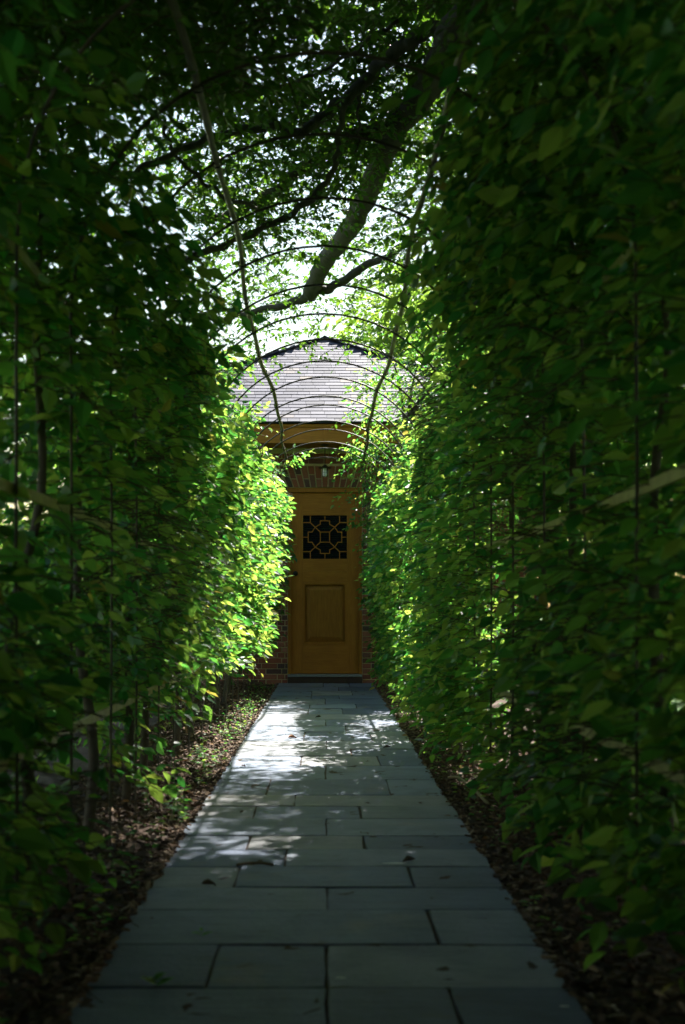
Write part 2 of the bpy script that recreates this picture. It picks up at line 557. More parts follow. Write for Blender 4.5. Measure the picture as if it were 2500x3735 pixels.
# ------------------------------------------------------------------ path of flagstones
def py2y(py): return FPX * 1.0 / (py - 2220.0)
ROWS = [(5600, 4500, [900, 1500]), (4500, 3960, [1330]), (3960, 3600, [1195, 1690]), (3600, 3445, [778, 1195]), (3445, 3317, [1580]),
        (3317, 3236, [1195]), (3236, 3160, [866, 1500]), (3160, 3097, [1043]), (3097, 3047, [908, 1329]),
        (3047, 2985, [1190]), (2985, 2940, [930, 1315]), (2940, 2900, [1077]), (2900, 2842, [979, 1417]),
        (2842, 2792, [1189]), (2792, 2757, [1098, 1382]), (2757, 2731, [1282]), (2731, 2702, [1191]),
        (2702, 2669, [1111, 1352]), (2669, 2648, [1262]), (2648, 2625, [1188]), (2625, 2605, [1322]),
        (2605, 2584, [1125, 1250]), (2584, 2569, [1130, 1300]), (2569, 2549, [1187]), (2549, 2536, [1136, 1238]),
        (2536, 2520, [1138, 1285]), (2520, 2505, [1236]), (2505, 2491.0, [1180, 1275])]
def flagstones():
    # bedding of dark soil under and between the slabs
    gx = np.arange(PL + .012, PR - .005, .03); gy = np.arange(.75, 15.98, .03)
    GX, GY = np.meshgrid(gx, gy)
    GZ = -.009 + .006 * RNG.random(GX.shape) + .004 * np.sin(GX * 23 + GY * 3) * np.sin(GY * 11)
    ii, jj = np.meshgrid(np.arange(len(gx) - 1), np.arange(len(gy) - 1)); aa = (jj * len(gx) + ii).ravel()
    base = mesh_np('garden_path', np.stack([GX, GY, GZ], -1).reshape(-1, 3), np.stack([aa, aa + 1, aa + len(gx) + 1, aa + len(gx)], -1), smooth=True)
    path = link('garden_path', base, M['joint'])
    tag(path, 'straight grey bluestone path running to the wooden door', 'path', kind='structure')
    def slab(x0, x1, y0, y1):
        bm = bmesh.new()
        j = lambda s: random.uniform(-s, s)
        nx = max(2, int((x1 - x0) / .12)); ny = max(2, int((y1 - y0) / .12))
        # wavering outline
        ring = []
        for k in range(nx): ring.append((x0 + (x1 - x0) * k / nx, y0))
        for k in range(ny): ring.append((x1, y0 + (y1 - y0) * k / ny))
        for k in range(nx): ring.append((x1 - (x1 - x0) * k / nx, y1))
        for k in range(ny): ring.append((x0, y1 - (y1 - y0) * k / ny))
        edge_l, edge_r = abs(x0 - PL) < 1e-6, abs(x1 - PR) < 1e-6
        vs_ = []
        for (x, y) in ring:
            jx = j(.004) if (edge_l and x == x0) or (edge_r and x == x1) else j(.0035)
            vs_.append((x + jx, y + j(.0022)))
        z = random.uniform(-.0025, .0025); tx, ty = j(.003), j(.003)
        cx, cyy = (x0 + x1) / 2, (y0 + y1) / 2
        zf = lambda x, y: z + tx * (x - cx) + ty * (y - cyy)
        top = [bm.verts.new((x, y, zf(x, y))) for x, y in vs_]
        bot = [bm.verts.new((x, y, -.05)) for x, y in vs_]
        f = bm.faces.new(top)
        for k in range(len(top)):
            k2 = (k + 1) % len(top)
            bm.faces.new((top[k2], top[k], bot[k], bot[k2]))
        bmesh.ops.bevel(bm, geom=list(f.edges), offset=.004, segments=1, affect='EDGES')
        bmesh.ops.recalc_face_normals(bm, faces=bm.faces[:])
        me = bpy.data.meshes.new('flagstone'); bm.to_mesh(me); bm.free()
        link('flagstone', me, M['stone'], path)
    for (pn, pf, js) in ROWS:
        y0, y1 = py2y(pn), py2y(pf)
        ym = (y0 + y1) / 2
        xs = [PL] + [(p - 1186) * ym / FPX for p in js] + [PR]
        for k in range(len(xs) - 1):
            gl = 0 if k == 0 else random.uniform(.003, .006)
            gr = 0 if k == len(xs) - 2 else random.uniform(.003, .006)
            slab(xs[k] + gl, xs[k + 1] - gr, y0 + .0025 + random.uniform(0, .002), y1 - .0025 - random.uniform(0, .002))
flagstones()

# ================================================================== PAVILION
YW = 16.0
def pavilion():
    P = empty('brick_pavilion', (0, YW, 0))
    tag(P, 'red brick pavilion with slate hipped roof at the end of the path', 'building')
    def loc(o):
        # children are modelled in world coordinates; shift them under the Empty
        o.matrix_parent_inverse = Matrix.Translation((0, -YW, 0))
        return o
    HW = 2.85
    DO = .5            # half width of the door opening
    # ---- walls
    wall = link('wall', boxes_mesh('wall', [
        (-HW, -DO, YW, YW + .3, -.1, 3.16), (DO, HW, YW, YW + .3, -.1, 3.16), (-DO, DO, YW, YW + .3, 2.63, 3.16),
        (-HW, -HW + .3, YW + .3, YW + 5.7, -.1, 3.16), (HW - .3, HW, YW + .3, YW + 5.7, -.1, 3.16), (-HW + .3, HW - .3, YW + 5.4, YW + 5.7, -.1, 3.16)]), M['mortar'], P)
    loc(wall)
    CH = .0725
    bricks = []
    row = 0
    z = -.02
    while z + .062 < 3.15:
        x = -HW + (0 if row % 2 else -.15)
        k = 0
        while x < HW:
            w = .2 if (k + row) % 2 == 0 else .095
            a, b = max(x, -HW), min(x + w, HW)
            segs = [(a, b)]
            zc = z + .031
            if z < 2.63: cut = DO + .005
            elif z < 2.925: cut = None
            else: cut = 0
            if z < 2.63:
                segs = []
                if a < -cut: segs.append((a, min(b, -cut)))
                if b > cut: segs.append((max(a, cut), b))
            elif z < 2.925:
                lim = .5 + (zc - 2.63) * .42 + .012
                segs = []
                if a < -lim: segs.append((a, min(b, -lim)))
                if b > lim: segs.append((max(a, lim), b))
            for (p, q) in segs:
                if q - p > .025: bricks.append((p, q, z, z + .0625))
            x += w + .0105; k += 1
        z += CH; row += 1
    bricks.sort(key=lambda b: abs((b[0] + b[1]) / 2) + (0 if b[2] < 3.2 else 1))
    shared = {}
    for (p, q, z0, z1) in bricks[:284]:
        w = round(q - p, 2)
        if w not in shared:
            me = boxes_mesh('brick', [(-w / 2, w / 2, -.007, .05, 0, .0625)])
            bm = bmesh.new(); bm.from_mesh(me)
            bmesh.ops.bevel(bm, geom=[e for e in bm.edges if all(v.co.y < 0 for v in e.verts)], offset=.003, segments=1, affect='EDGES')
            bm.to_mesh(me); bm.free()
            me.materials.append(M['brick']); shared[w] = me
        o = link('brick', shared[w], None, wall)
        o.location = ((p + q) / 2, YW + random.uniform(-.0015, .0015) - .0, z0)
        o.rotation_euler = (0, random.uniform(-.006, .006), 0)
    rest = [(p, q, YW - .007, YW + .05, z0, z1) for (p, q, z0, z1) in bricks[284:]]
    o = link('brickwork', boxes_mesh('brickwork', rest), M['brick'], wall); o['kind'] = 'stuff'
    # ---- flat arch of splayed bricks over the door
    arch = link('flat_arch', boxes_mesh('flat_arch', [(-.505, .505, YW - .0025, YW + .05, 2.632, 2.92)]), M['mortar'], P); loc(arch)
    nv = 13; Z0, Z1, F = 2.636, 2.918, .42
    for k in range(nv):
        u0, u1 = -.5 + k / nv, -.5 + (k + 1) / nv
        splits = [.4] if k % 2 else [.6]
        tt = [0] + splits + [1]
        for a, b in zip(tt[:-1], tt[1:]):
            za, zb = Z0 + (Z1 - Z0) * a + (.005 if a else 0), Z0 + (Z1 - Z0) * b - (.007 if b < 1 else 0)
            def wx(u, z_): return u * (1.0 + 2 * F * (z_ - Z0))
            g = .0085
            v = []
            for yy in (YW - .011, YW + .05):
                v += [(wx(u0, za) + g, yy, za), (wx(u1, za) - g, yy, za), (wx(u1, zb) - g, yy, zb), (wx(u0, zb) + g, yy, zb)]
            f = [(0, 1, 2, 3), (7, 6, 5, 4), (0, 4, 5, 1), (1, 5, 6, 2), (2, 6, 7, 3), (3, 7, 4, 0)]
            link('brick', mesh_np('brick', v, f), M['brick'], arch)
    # ---- door frame and door
    fr = link('door_frame', boxes_mesh('door_frame', [
        (-.499, -.462, YW + .012, YW + .16, .12, 2.57), (.462, .499, YW + .012, YW + .16, .12, 2.57), (-.499, .499, YW + .010, YW + .16, 2.5705, 2.629)]), M['wood_v'], P); loc(fr)
    box('sill', (-.5, .5, YW - .05, YW + .16, .085, .118), M['sill'], P, .004).matrix_parent_inverse = Matrix.Translation((0, -YW, 0))
    st = link('step', boxes_mesh('step', [(-.5, .5, YW - .03, YW + .16, -.08, .084)]), M['joint'], P); loc(st)
    for k in range(5):
        box('brick', (-.498 + k * .2, -.312 + k * .2 - .002, YW - .038, YW, .008, .072), M['dark_brick'], st, .002)
    D0, D1 = YW + .045, YW + .09
    d = link('door', boxes_mesh('door', [
        (-.458, -.298, D0, D1, .126, 2.566), (.298, .458, D0, D1, .126, 2.566)]), M['wood_v'], P); loc(d)
    box('top_rail', (-.2978, .2978, D0 + .001, D1, 2.262, 2.5655), M['wood_h'], d, .0015)
    box('lock_rail', (-.2978, .2978, D0 + .001, D1, 1.51, 1.675), M['wood_h'], d, .0015)
    box('middle_rail', (-.2978, .2978, D0 + .002, D1, 1.352, 1.5085), M['wood_h'], d, .0015)
    box('bottom_rail', (-.2978, .2978, D0 + .001, D1, .1265, .52), M['wood_h'], d, .0015)
    # raised panel: moulding frame, bevelled field
    pz0, pz1, px = .521, 1.351, .2975
    mo = []
    for (a, b) in ((0, .02), (.02, .032)):
        y_ = D0 - .004 + (0 if a == 0 else .01)
        mo += [(-px + a, -px + b, y_, D1, pz0 + a, pz1 - a), (px - b, px - a, y_, D1, pz0 + a, pz1 - a),
               (-px + b, px - b, y_ + .0004, D1, pz0 + a, pz0 + b), (-px + b, px - b, y_ + .0004, D1, pz1 - b, pz1 - a)]
    link('panel_moulding', boxes_mesh('panel_moulding', mo), M['wood_v'], d)
    bx_, bz0, bz1, b2 = px - .034, pz0 + .034, pz1 - .034, .065
    yo, yi = D0 + .026, D0 + .006
    v = [(-bx_, yo, bz0), (bx_, yo, bz0), (bx_, yo, bz1), (-bx_, yo, bz1),
         (-bx_ + b2, yi, bz0 + b2), (bx_ - b2, yi, bz0 + b2), (bx_ - b2, yi, bz1 - b2), (-bx_ + b2, yi, bz1 - b2)]
    f = [(4, 5, 6, 7), (0, 1, 5, 4), (1, 2, 6, 5), (2, 3, 7, 6), (3, 0, 4, 7)]
    link('panel', mesh_np('panel', v, f), M['wood_p'], d)
    box('panel_back', (-px, px, D0 + .03, D1 - .002, pz0, pz1), M['wood_p'], d)
    # window lattice
    cx, cz, S = 0.0, 1.9685, .2935 / 222.5
    seg = []
    q1 = [((48, 52), (150, 149)), ((150, 149), (222, 149)), ((150, 149), (150, 222)), ((0, 167), (0, 222)), ((172, 0), (222, 0)),
          ((0, 167), (48, 167)), ((48, 167), (48, 132)), ((48, 132), (102, 101)), ((102, 101), (132, 52)), ((132, 52), (172, 52)), ((172, 52), (172, 0)),
          ((48, 0), (48, 52)), ((0, 52), (48, 52))]
    for (a, b) in q1:
        for sx in (1, -1):
            for sz in (1, -1):
                s = ((a[0] * sx, a[1] * sz), (b[0] * sx, b[1] * sz))
                if s not in seg and (s[1], s[0]) not in seg: seg.append(s)
    seen = set()
    vv, ff = [], []
    for idx, (a, b) in enumerate(seg):
        A = Vector((a[0] * S, 0, a[1] * S)); B = Vector((b[0] * S, 0, b[1] * S))
        t = (B - A).normalized(); A -= t * .004; B += t * .004
        nn = Vector((-t.z, 0, t.x)) * .0065
        off = len(vv); yy0 = D0 + .012 + .0004 * (idx % 9)
        for y_ in (yy0, D0 + .03):
            for pnt in (A - nn, B - nn, B + nn, A + nn):
                vv.append((pnt.x + cx, y_, pnt.z + cz))
        ff += [(off, off + 1, off + 2, off + 3), (off + 7, off + 6, off + 5, off + 4), (off, off + 4, off + 5, off + 1), (off + 1, off + 5, off + 6, off + 2), (off + 2, off + 6, off + 7, off + 3), (off + 3, off + 7, off + 4, off)]
    link('lattice', mesh_np('lattice', vv, ff), M['wood_h'], d)
    box('pane', (-.2965, .2965, D0 + .031, D0 + .035, 1.676, 2.261), M['pane'], d)
    me = None
    for k in range(19):
        me_ = me or boxes_mesh('blind_slat', [(-.294, .294, -.002, .002, -.0125, .0125)])
        if me is None: me_.materials.append(M['blind']); me = me_
        o = link('blind_slat', me, None, d); o.location = (0, D0 + .062, 1.69 + k * .0306); o.rotation_euler = (R(38), 0, 0)
    box('unlit_room_sheet', (-.297, .297, D0 + .09, D0 + .1, 1.676, 2.261), M['dark'], d)  # dark sheet standing in for the unlit room behind the glass
    # knob
    bm = bmesh.new()
    bmesh.ops.create_uvsphere(bm, u_segments=16, v_segments=10, radius=.028)
    for v_ in bm.verts: v_.co.y *= .75
    r2 = bmesh.ops.create_cone(bm, cap_ends=True, segments=16, radius1=.033, radius2=.033, depth=.008, matrix=Matrix.Translation((0, .045, 0)) @ Matrix.Rotation(R(90), 4, 'X'))
    bmesh.ops.create_cone(bm, cap_ends=True, segments=12, radius1=.011, radius2=.011, depth=.04, matrix=Matrix.Translation((0, .03, 0)) @ Matrix.Rotation(R(90), 4, 'X'))
    me = bpy.data.meshes.new('knob'); bm.to_mesh(me); bm.free()
    for p_ in me.polygons: p_.use_smooth = True
    link('knob', me, M['iron'], d).location = (-.398, D0 - .05, 1.476)
    # ---- eave
    EX, EY, EZ = 3.45, YW - .6, 3.41
    BY = YW + 5.7 + .6
    fa = link('fascia', boxes_mesh('fascia', [
        (-EX + .05, EX - .05, EY + .03, EY + .06, 3.15, 3.36), (-EX + .05, -EX + .08, EY + .06, BY - .06, 3.15, 3.36), (EX - .08, EX - .05, EY + .06, BY - .06, 3.15, 3.36), (-EX + .05, EX - .05, BY - .06, BY - .03, 3.15, 3.36)]), M['wood_h'], P); loc(fa)
    box('drip_board', (-EX + .01, EX - .01, EY + .012, EY + .07, 3.361, 3.396), M['wood_h'], fa)
    box('joint_cover', (-.03, .03, EY + .022, EY + .03, 3.152, 3.359), M['wood_v'], fa)
    so = link('soffit', boxes_mesh('soffit', [(-EX + .08, EX - .08, EY + .06, YW - .0005, 3.163, 3.18), (-EX + .08, -HW - .0005, YW, BY - .06, 3.163, 3.18), (HW + .0005, EX - .08, YW, BY - .06, 3.163, 3.18)]), M['wood_h'], P); loc(so)
    # ---- roof
    CY = YW + 2.85; AZ = 5.27
    v = [(-EX, EY, EZ - .012), (EX, EY, EZ - .012), (EX, BY, EZ - .012), (-EX, BY, EZ - .012), (0, CY, AZ - .02), (0, CY, EZ - .06)]
    f3 = [(0, 1, 4), (1, 2, 4), (2, 3, 4), (3, 0, 4), (1, 0, 5), (2, 1, 5), (3, 2, 5), (0, 3, 5)]
    roof = link('roof', mesh_np('roof', v, None, f3), M['slate'], P); loc(roof)
    run = EX; rise = AZ - EZ
    SL = math.hypot(run, rise); ca, sa = run / SL, rise / SL
    EXPO = .138
    def slate_list():
        out = []; s = -.03; row = 0
        while s < SL - .05:
            half = EX * (1 - max(s, 0) / SL)
            x = -half - random.uniform(0, .2)
            while x < half:
                w = random.uniform(.15, .27)
                a, b = max(x, -half + .01), min(x + w, half - .01)
                if b - a > .05: out.append((a + .002, b - .002, s + random.uniform(-.006, .006), row))
                x += w
            s += EXPO; row += 1
        return out
    def slate_v(a, b, s, th=.019, lft=.013, length=.26):
        length = min(length, SL - s + .02)
        vv = []
        # tail (s) lifted, head tucked under
        for (hh) in (0, th):
            for (x, ss, l) in ((a, s, lft), (b, s, lft), (b, s + length, 0.0), (a, s + length, 0.0)):
                k = l + hh
                vv.append((x, EY + ss * ca - sa * k, EZ + ss * sa + ca * k))
        return np.array(vv)
    fr_ = slate_list()
    fr_.sort(key=lambda t: abs((t[0] + t[1]) / 2) + .0 * t[2])
    for (a, b, s, row) in fr_[:298]:
        vv = slate_v(a, b, s)
        link('slate', mesh_np('slate', vv, BOXF), M['slate'], roof)
    rest = [slate_v(a, b, s) for (a, b, s, row) in fr_[298:]]
    for ang in (90, -90):
        c0 = np.array([0, CY, 0]); Rm = np.array(Matrix.Rotation(R(ang), 3, 'Z'))
        for (a, b, s, row) in slate_list():
            rest.append((slate_v(a, b, s) - c0) @ Rm.T + c0)
    o = link('slates', boxes_mesh('slates', rest), M['slate'], roof); o['kind'] = 'stuff'
    for sx in (-1, 1):
        A = Vector((sx * EX, EY, EZ + .02)); B = Vector((0, CY, AZ + .02)); L = (B - A).length; t = (B - A).normalized()
        side = Vector((t.y, -t.x, 0)).normalized(); up = side.cross(t)
        if up.z < 0: up = -up
        n = int(L / .2)
        for k in range(n):
            p = A + t * (k * L / n); q = p + t * (L / n + .05)
            vv = []
            for (pt, lift) in ((p, .014), (q, .002)):
                for (sd, uu) in ((-.09, -.03), (0, .012), (.09, -.03)):
                    vv.append(pt + side * sd + up * (uu + lift))
                for (sd, uu) in ((-.09, -.045), (0, -.003), (.09, -.045)):
                    vv.append(pt + side * sd + up * (uu + lift))
            f = [(0, 1, 7, 6), (1, 2, 8, 7), (3, 9, 10, 4), (4, 10, 11, 5), (0, 3, 4, 1), (1, 4, 5, 2), (6, 7, 10, 9), (7, 8, 11, 10), (0, 6, 9, 3), (2, 5, 11, 8)]
            link('hip_tile', mesh_np('hip_tile', [tuple(x) for x in vv], f), M['slate'], roof)
pavilion()

def lantern():
    L = empty('pendant_lantern', (0, 15.66, 2.735))
    tag(L, 'small caged glass lantern hanging on a rod above the wooden door', 'lantern')
    zt = 3.163 - 2.735
    link('rod', tube_mesh('rod', [(0, 0, .155), (0, 0, zt - .012)], .0055, 8), M['iron'], L)
    def disc(name, r1, r2, z0, z1):
        bm = bmesh.new()
        bmesh.ops.create_cone(bm, cap_ends=True, segments=20, radius1=r1, radius2=r2, depth=z1 - z0, matrix=Matrix.Translation((0, 0, (z0 + z1) / 2)))
        me = bpy.data.meshes.new(name); bm.to_mesh(me); bm.free()
        return link(name, me, M['iron'], L)
    disc('canopy_plate', .05, .05, zt - .014, zt - .001)
    disc('shade', .095, .03, .118, .142)
    disc('collar', .03, .018, .1422, .16)
    # glass jar
    prof = [(.0, .0), (.018, .001), (.028, .01), (.031, .04), (.031, .09), (.026, .117)]
    vv, ff = [], []
    ns = 18
    for (r, z) in prof:
        for k in range(ns):
            a = k * 2 * math.pi / ns; vv.append((r * math.cos(a), r * math.sin(a), z))
    for i in range(len(prof) - 1):
        for k in range(ns):
            k2 = (k + 1) % ns; ff.append((i * ns + k, i * ns + k2, (i + 1) * ns + k2, (i + 1) * ns + k))
    link('glass_jar', mesh_np('glass_jar', vv, ff, smooth=True), M['lamp_glass'], L)
    cg = []
    for k in range(6):
        a = k * math.pi / 3 + .3
        cg.append(([(.036 * math.cos(a), .036 * math.sin(a), z) for z in (.117, .06, .006)], .0018))
    for z in (.006, .055):
        cg.append(([(.036 * math.cos(a), .036 * math.sin(a), z) for a in np.linspace(0, 2 * math.pi, 21)], .0018))
    link('cage', tubes_mesh('cage', cg, 5), M['iron'], L)
lantern()

# ================================================================== TRELLIS TUNNEL
HX, SPR = .885, 2.045
HOOP0, HSP = 4.14, .725
def trellis():
    T = empty('trellis_tunnel', (0, 2.5, 0))
    tag(T, 'bamboo hoop tunnel with long canes arching over the stone path', 'trellis')
    pinv = Matrix.Translation((0, -2.5, 0))
    def hoop_pts(seed):
        rr = random.Random(seed)
        pts = [(-HX + rr.uniform(-.012, .012), 0, -.15)]
        bl, br = rr.uniform(-.02, .02), rr.uniform(-.02, .02)
        for z in np.linspace(0, SPR, 8): pts.append((-HX + bl * math.sin(z * 1.5), rr.uniform(-.006, .006), z))
        for a in np.linspace(174, 6, 25): pts.append((HX * math.cos(R(a)) * (1 + .008 * math.sin(a * .07 + seed)), .01 * math.sin(a * .05 + seed), SPR + HX * math.sin(R(a)) * (1 + .012 * math.sin(seed * 3 + a * .02))))
        for z in np.linspace(SPR, 0, 8): pts.append((HX + br * math.sin(z * 1.5), rr.uniform(-.006, .006), z))
        pts.append((HX + rr.uniform(-.012, .012), 0, -.15))
        return np.array(pts)
    for k in range(-2, 16):
        y = HOOP0 + k * HSP
        p = hoop_pts(k + 11)
        s = np.abs(np.linspace(-1, 1, len(p)))
        o = link('hoop', tube_mesh('hoop', p, .0054 + .0012 * (s < .55), 8), M['hoop'], T)
        o.matrix_parent_inverse = pinv
        o.location = (random.uniform(-.008, .008), y + random.uniform(-.03, .03), random.uniform(-.012, .012))
        o.rotation_euler = (random.uniform(-.004, .004), 0, random.uniform(-.012, .012))
    # long bamboo canes tied over the hoops
    for sgn, seed in ((-1, 2), (1, 5)):
        rr = random.Random(seed)
        ys = np.arange(1.6, 15.25, .12)
        x0, z0 = sgn * (HX * math.sin(R(30)) + .012), SPR + HX * math.cos(R(30)) + .022
        pts = np.stack([x0 + .022 * np.sin(ys * 1.1 + seed) + .008 * np.sin(ys * 3.1 + seed), ys, z0 + .012 * np.sin(ys * 1.7 + 2 * seed)], -1)
        rad = .0135 + .0012 * np.sin(ys * .8)
        rad[::4] += .0028
        for k in range(-2, 16):
            yk = HOOP0 + k * HSP; i = int(np.argmin(np.abs(ys - yk)))
            if abs(ys[i] - yk) < .1:
                px_, pz_ = np.interp(yk, ys, pts[:, 0]), np.interp(yk, ys, pts[:, 2])
                tp = [(px_ + .0185 * math.cos(a), yk + .006 * math.sin(a * .5) + .012 * math.cos(2 * a), pz_ - .006 + .023 * math.sin(a)) for a in np.linspace(0, 12.56, 33)]
                o = link('tie', tube_mesh('tie', tp, .0028, 5), M['iron'], T); o.matrix_parent_inverse = pinv
        o = link('long_cane', tube_mesh('long_cane', pts, rad, 10), M['cane'], T); o.matrix_parent_inverse = pinv
    # flat bamboo slats along both sides
    for sgn in (-1, 1):
        for zz in (.57, 1.34, 2.06):
            ys = np.arange(1.6, 15.5, .36)
            n = len(ys)
            xw = sgn * (HX + .02) + .006 * np.sin(ys * 1.9 + zz * 5)
            zw = zz + .008 * np.sin(ys * 1.2 + zz * 3 + sgn)
            h, t = .0165, .006
            V = np.stack([np.stack([xw - t, ys, zw - h], -1), np.stack([xw + t, ys, zw - h], -1), np.stack([xw + t, ys, zw + h], -1), np.stack([xw - t, ys, zw + h], -1)], 1).reshape(-1, 3)
            i = np.arange(n - 1)[:, None] * 4; j = np.arange(4)[None]; j2 = (j + 1) % 4
            F = np.stack([i + j, i + 4 + j, i + 4 + j2, i + j2], -1).reshape(-1, 4)
            F = np.concatenate([F, [[0, 1, 2, 3]], [[(n - 1) * 4 + 3, (n - 1) * 4 + 2, (n - 1) * 4 + 1, (n - 1) * 4]]])
            o = link('side_slat', mesh_np('side_slat', V, F), M['slat'], T); o.matrix_parent_inverse = pinv
trellis()

# ================================================================== HEDGES
def view_size(pos, size):
    """apparent size of a leaf from the place the photograph was taken, zero when out of frame"""
    px = 1186 + FPX * pos[:, 0] / pos[:, 1]; py = 2220 - FPX * (pos[:, 2] - 1) / pos[:, 1]
    ok = (px > 20) & (px < 2480) & (py > 20) & (py < 3710) & (pos[:, 1] > 2)
    return np.where(ok, size / pos[:, 1], 0)

def hedge(sgn, label, seed):
    H = empty('tunnel_hedge', (sgn * 1.05, 8, 0))
    tag(H, label, 'hedge')
    pinv = Matrix.Translation((-sgn * 1.05, -8, 0))
    rng = np.random.default_rng(seed)
    # -------- shoots, spread over a sheet that climbs the hoop side and bends over with it
    N = 12000
    y = 2.0 + 13.3 * rng.random(N)
    nb = 2600                                                # unseen foliage carried on behind the camera to block light from there
    y[:nb] = -9.0 + 11.0 * rng.random(nb)
    if sgn < 0: amax = np.interp(y, [2, 4, 5.5, 7, 8.5, 10, 12, 15], [46, 46, 38, 28, 20, 16, 14, 12])
    else: amax = np.interp(y, [2, 4, 5.5, 7, 8.5, 10, 12, 15], [52, 52, 55, 48, 34, 22, 15, 12])
    amax = np.where(y < 2, 85, amax)
    Ltot = SPR + HX * np.radians(amax)
    s = rng.random(N) * Ltot
    zb = np.where(sgn < 0, np.interp(y, [2, 6, 7, 12, 15], [.12, .2, .5, .62, .5]), .2)
    s = np.where(s < zb, zb + rng.random(N) * Ltot * .85, s)
    ang = np.clip((s - SPR) / HX, 0, None)
    base = np.stack([np.full(N, sgn * 1.0), y, s], -1)
    depth = .03 + (.46 if sgn < 0 else np.interp(y, [6.5, 8], [.46, .22])) * rng.random(N) ** 1.15 + .17 * clump(base, 2.4, seed + 9)      # outwards from the hoops
    bulge = np.interp(y, [2, 5, 8, 11, 13.5, 15.3], [.03, .03, .07, .19, .27, .22]) * np.clip((s - .7) / .8, .03, 1)
    inn = rng.random(N) < np.interp(y, [2, 6, 10, 13], [.07, .09, .2, .26])
    depth = np.where(inn, -bulge * rng.random(N), depth - bulge * .55)
    rad = HX + depth
    X = np.where(ang > 0, rad * np.cos(ang), rad)
    Z = np.where(ang > 0, SPR + rad * np.sin(ang), s)
    org = np.stack([sgn * X, y, Z], -1)
    # bunching and thin places
    c = clump(org, 2.4, seed + 1) + .6 * clump(org, 6.0, seed + 2)
    thr = np.full(N, -.7)
    thr += np.clip((.8 - Z) / .6, 0, 1) * (np.interp(y, [5, 7], [.45, 1.15]) if sgn < 0 else .3)
    thr += np.clip((ang - np.radians(15)) / 1.0, 0, 1) * (1.1 if sgn < 0 else .7)
    if sgn > 0: thr += np.interp(y, [7, 8.5], [0, .45])
    if sgn < 0:
        thr += .2
        thr += .6 * 2.2 * np.exp(-((y - 3.35) / .55) ** 2 - ((Z - 1.5) / .26) ** 2)
    keep = (c > thr) | (y < 1.9)
    org, ang, depth = org[keep], ang[keep], depth[keep]
    n = len(org)
    # shoots lean out to the path and a little upwards, then droop
    d = np.stack([-sgn * (.8 * np.cos(ang) + .1), rng.normal(0, .55, n), .25 - .6 * np.sin(ang) + rng.normal(0, .3, n)], -1)
    deep = depth > .2
    d[deep, 0] = rng.normal(0, .8, deep.sum()); d[deep, 2] += .2
    L = .15 + .2 * rng.random(n)
    P, D, NN, S, lines = sprays(org, d, L, 7, .09, .2, .4)
    S = np.where(P[:, 1] < 1.9, S * 2.3, S * np.interp(P[:, 1], [3, 8, 14], [1.0, .95, .84]))
    # thicker mass added on the outside of the hedge to block sky light
    no = 3600
    yo = -9 + 24.2 * rng.random(no); so_ = .25 + 2.3 * rng.random(no)
    oo = np.stack([sgn * (1.3 + .35 * rng.random(no) - .25 * np.clip(so_ - 2, 0, 1)), yo, so_], -1)
    co = clump(oo, 2.2, seed + 5)
    if sgn > 0: co = np.where(yo > 7.3, -9, co)
    oo = oo[co > ((-.6 + .5 * 5 * np.exp(-((yo - 4.6) / 1.3) ** 2 - ((so_ - 1.65) / .35) ** 2)) if sgn < 0 else -.9)]
    Q = sprays(oo, rng.normal(0, 1, oo.shape) * [1, 1, .4], .3 + .15 * rng.random(len(oo)), 7, .12, .2, .4)
    P, D, NN, S = [np.concatenate([a_, b_]) for a_, b_ in zip((P, D, NN, S), Q[:4])]
    # taller growth towards the pavilion
    nt_ = 1500
    yt = 8.3 + 6.9 * rng.random(nt_); zt = 1.9 + (.9 + .55 * np.clip((yt - 8.3) / 3, 0, 1)) * rng.random(nt_) ** 1.25
    ot = np.stack([sgn * (.82 + .6 * rng.random(nt_)), yt, zt], -1)
    ct = clump(ot, 2.6, seed + 6) + .5 * clump(ot, 6.0, seed + 7)
    ot = ot[(ct > -.6 + .5 * (zt - 1.9) + (.12 if sgn > 0 else 0)) & ((zt < 2.75) | (sgn < 0))]
    dt = np.stack([-sgn * (.35 + rng.normal(0, .5, len(ot))), rng.normal(0, .6, len(ot)), .45 + rng.normal(0, .35, len(ot))], -1)
    Q = sprays(ot, dt, .2 + .22 * rng.random(len(ot)), 7, .07, .2, .4)
    P, D, NN, S = [np.concatenate([a_, b_]) for a_, b_ in zip((P, D, NN, S), Q[:4])]
    lines = np.concatenate([lines, Q[4]])
    if sgn < 0:
        tt = np.linspace(0, 1, 16)
        os_ = np.stack([-.8 + .5 * tt, 14.1 + .2 * tt, 2.45 + .42 * tt], -1) + rng.normal(0, .03, (16, 3))
        ds = np.stack([.8 + rng.normal(0, .3, 16), rng.normal(0, .5, 16), rng.normal(.1, .35, 16)], -1)
        QS = sprays(os_, ds, np.full(16, .2), 7, .065, .15, .4)
    # trimmed back along the path
    lim = np.interp(P[:, 1], [2, 4, 7, 10, 13, 15.5], [.67, .67, .62, .48, .38, .4])
    if sgn > 0:
        lim = lim + np.where(P[:, 1] > 6.8, np.clip(P[:, 2] - 1.2, 0, 3) * .15, 0)
    ok = np.abs(P[:, 0]) > np.where((P[:, 2] < 2.2) | (P[:, 1] > 6.8), lim, 0.0)
    ok &= (P[:, 1] < 15.72) & (P[:, 2] > .03)
    # few leaves grow through to the path side of the canes near the photographer
    thru = np.interp(P[:, 1], [2, 5.5, 8, 10], [.22, .25, .55, 1]) + np.where(P[:, 2] < .85, .55 if sgn > 0 else .2, 0) + .5 * np.clip((P[:, 2] - 1.7) / .4, 0, 1)
    ok &= (np.abs(P[:, 0]) > HX - .03) | (rng.random(len(P)) < thru) | (P[:, 2] > 2.15)
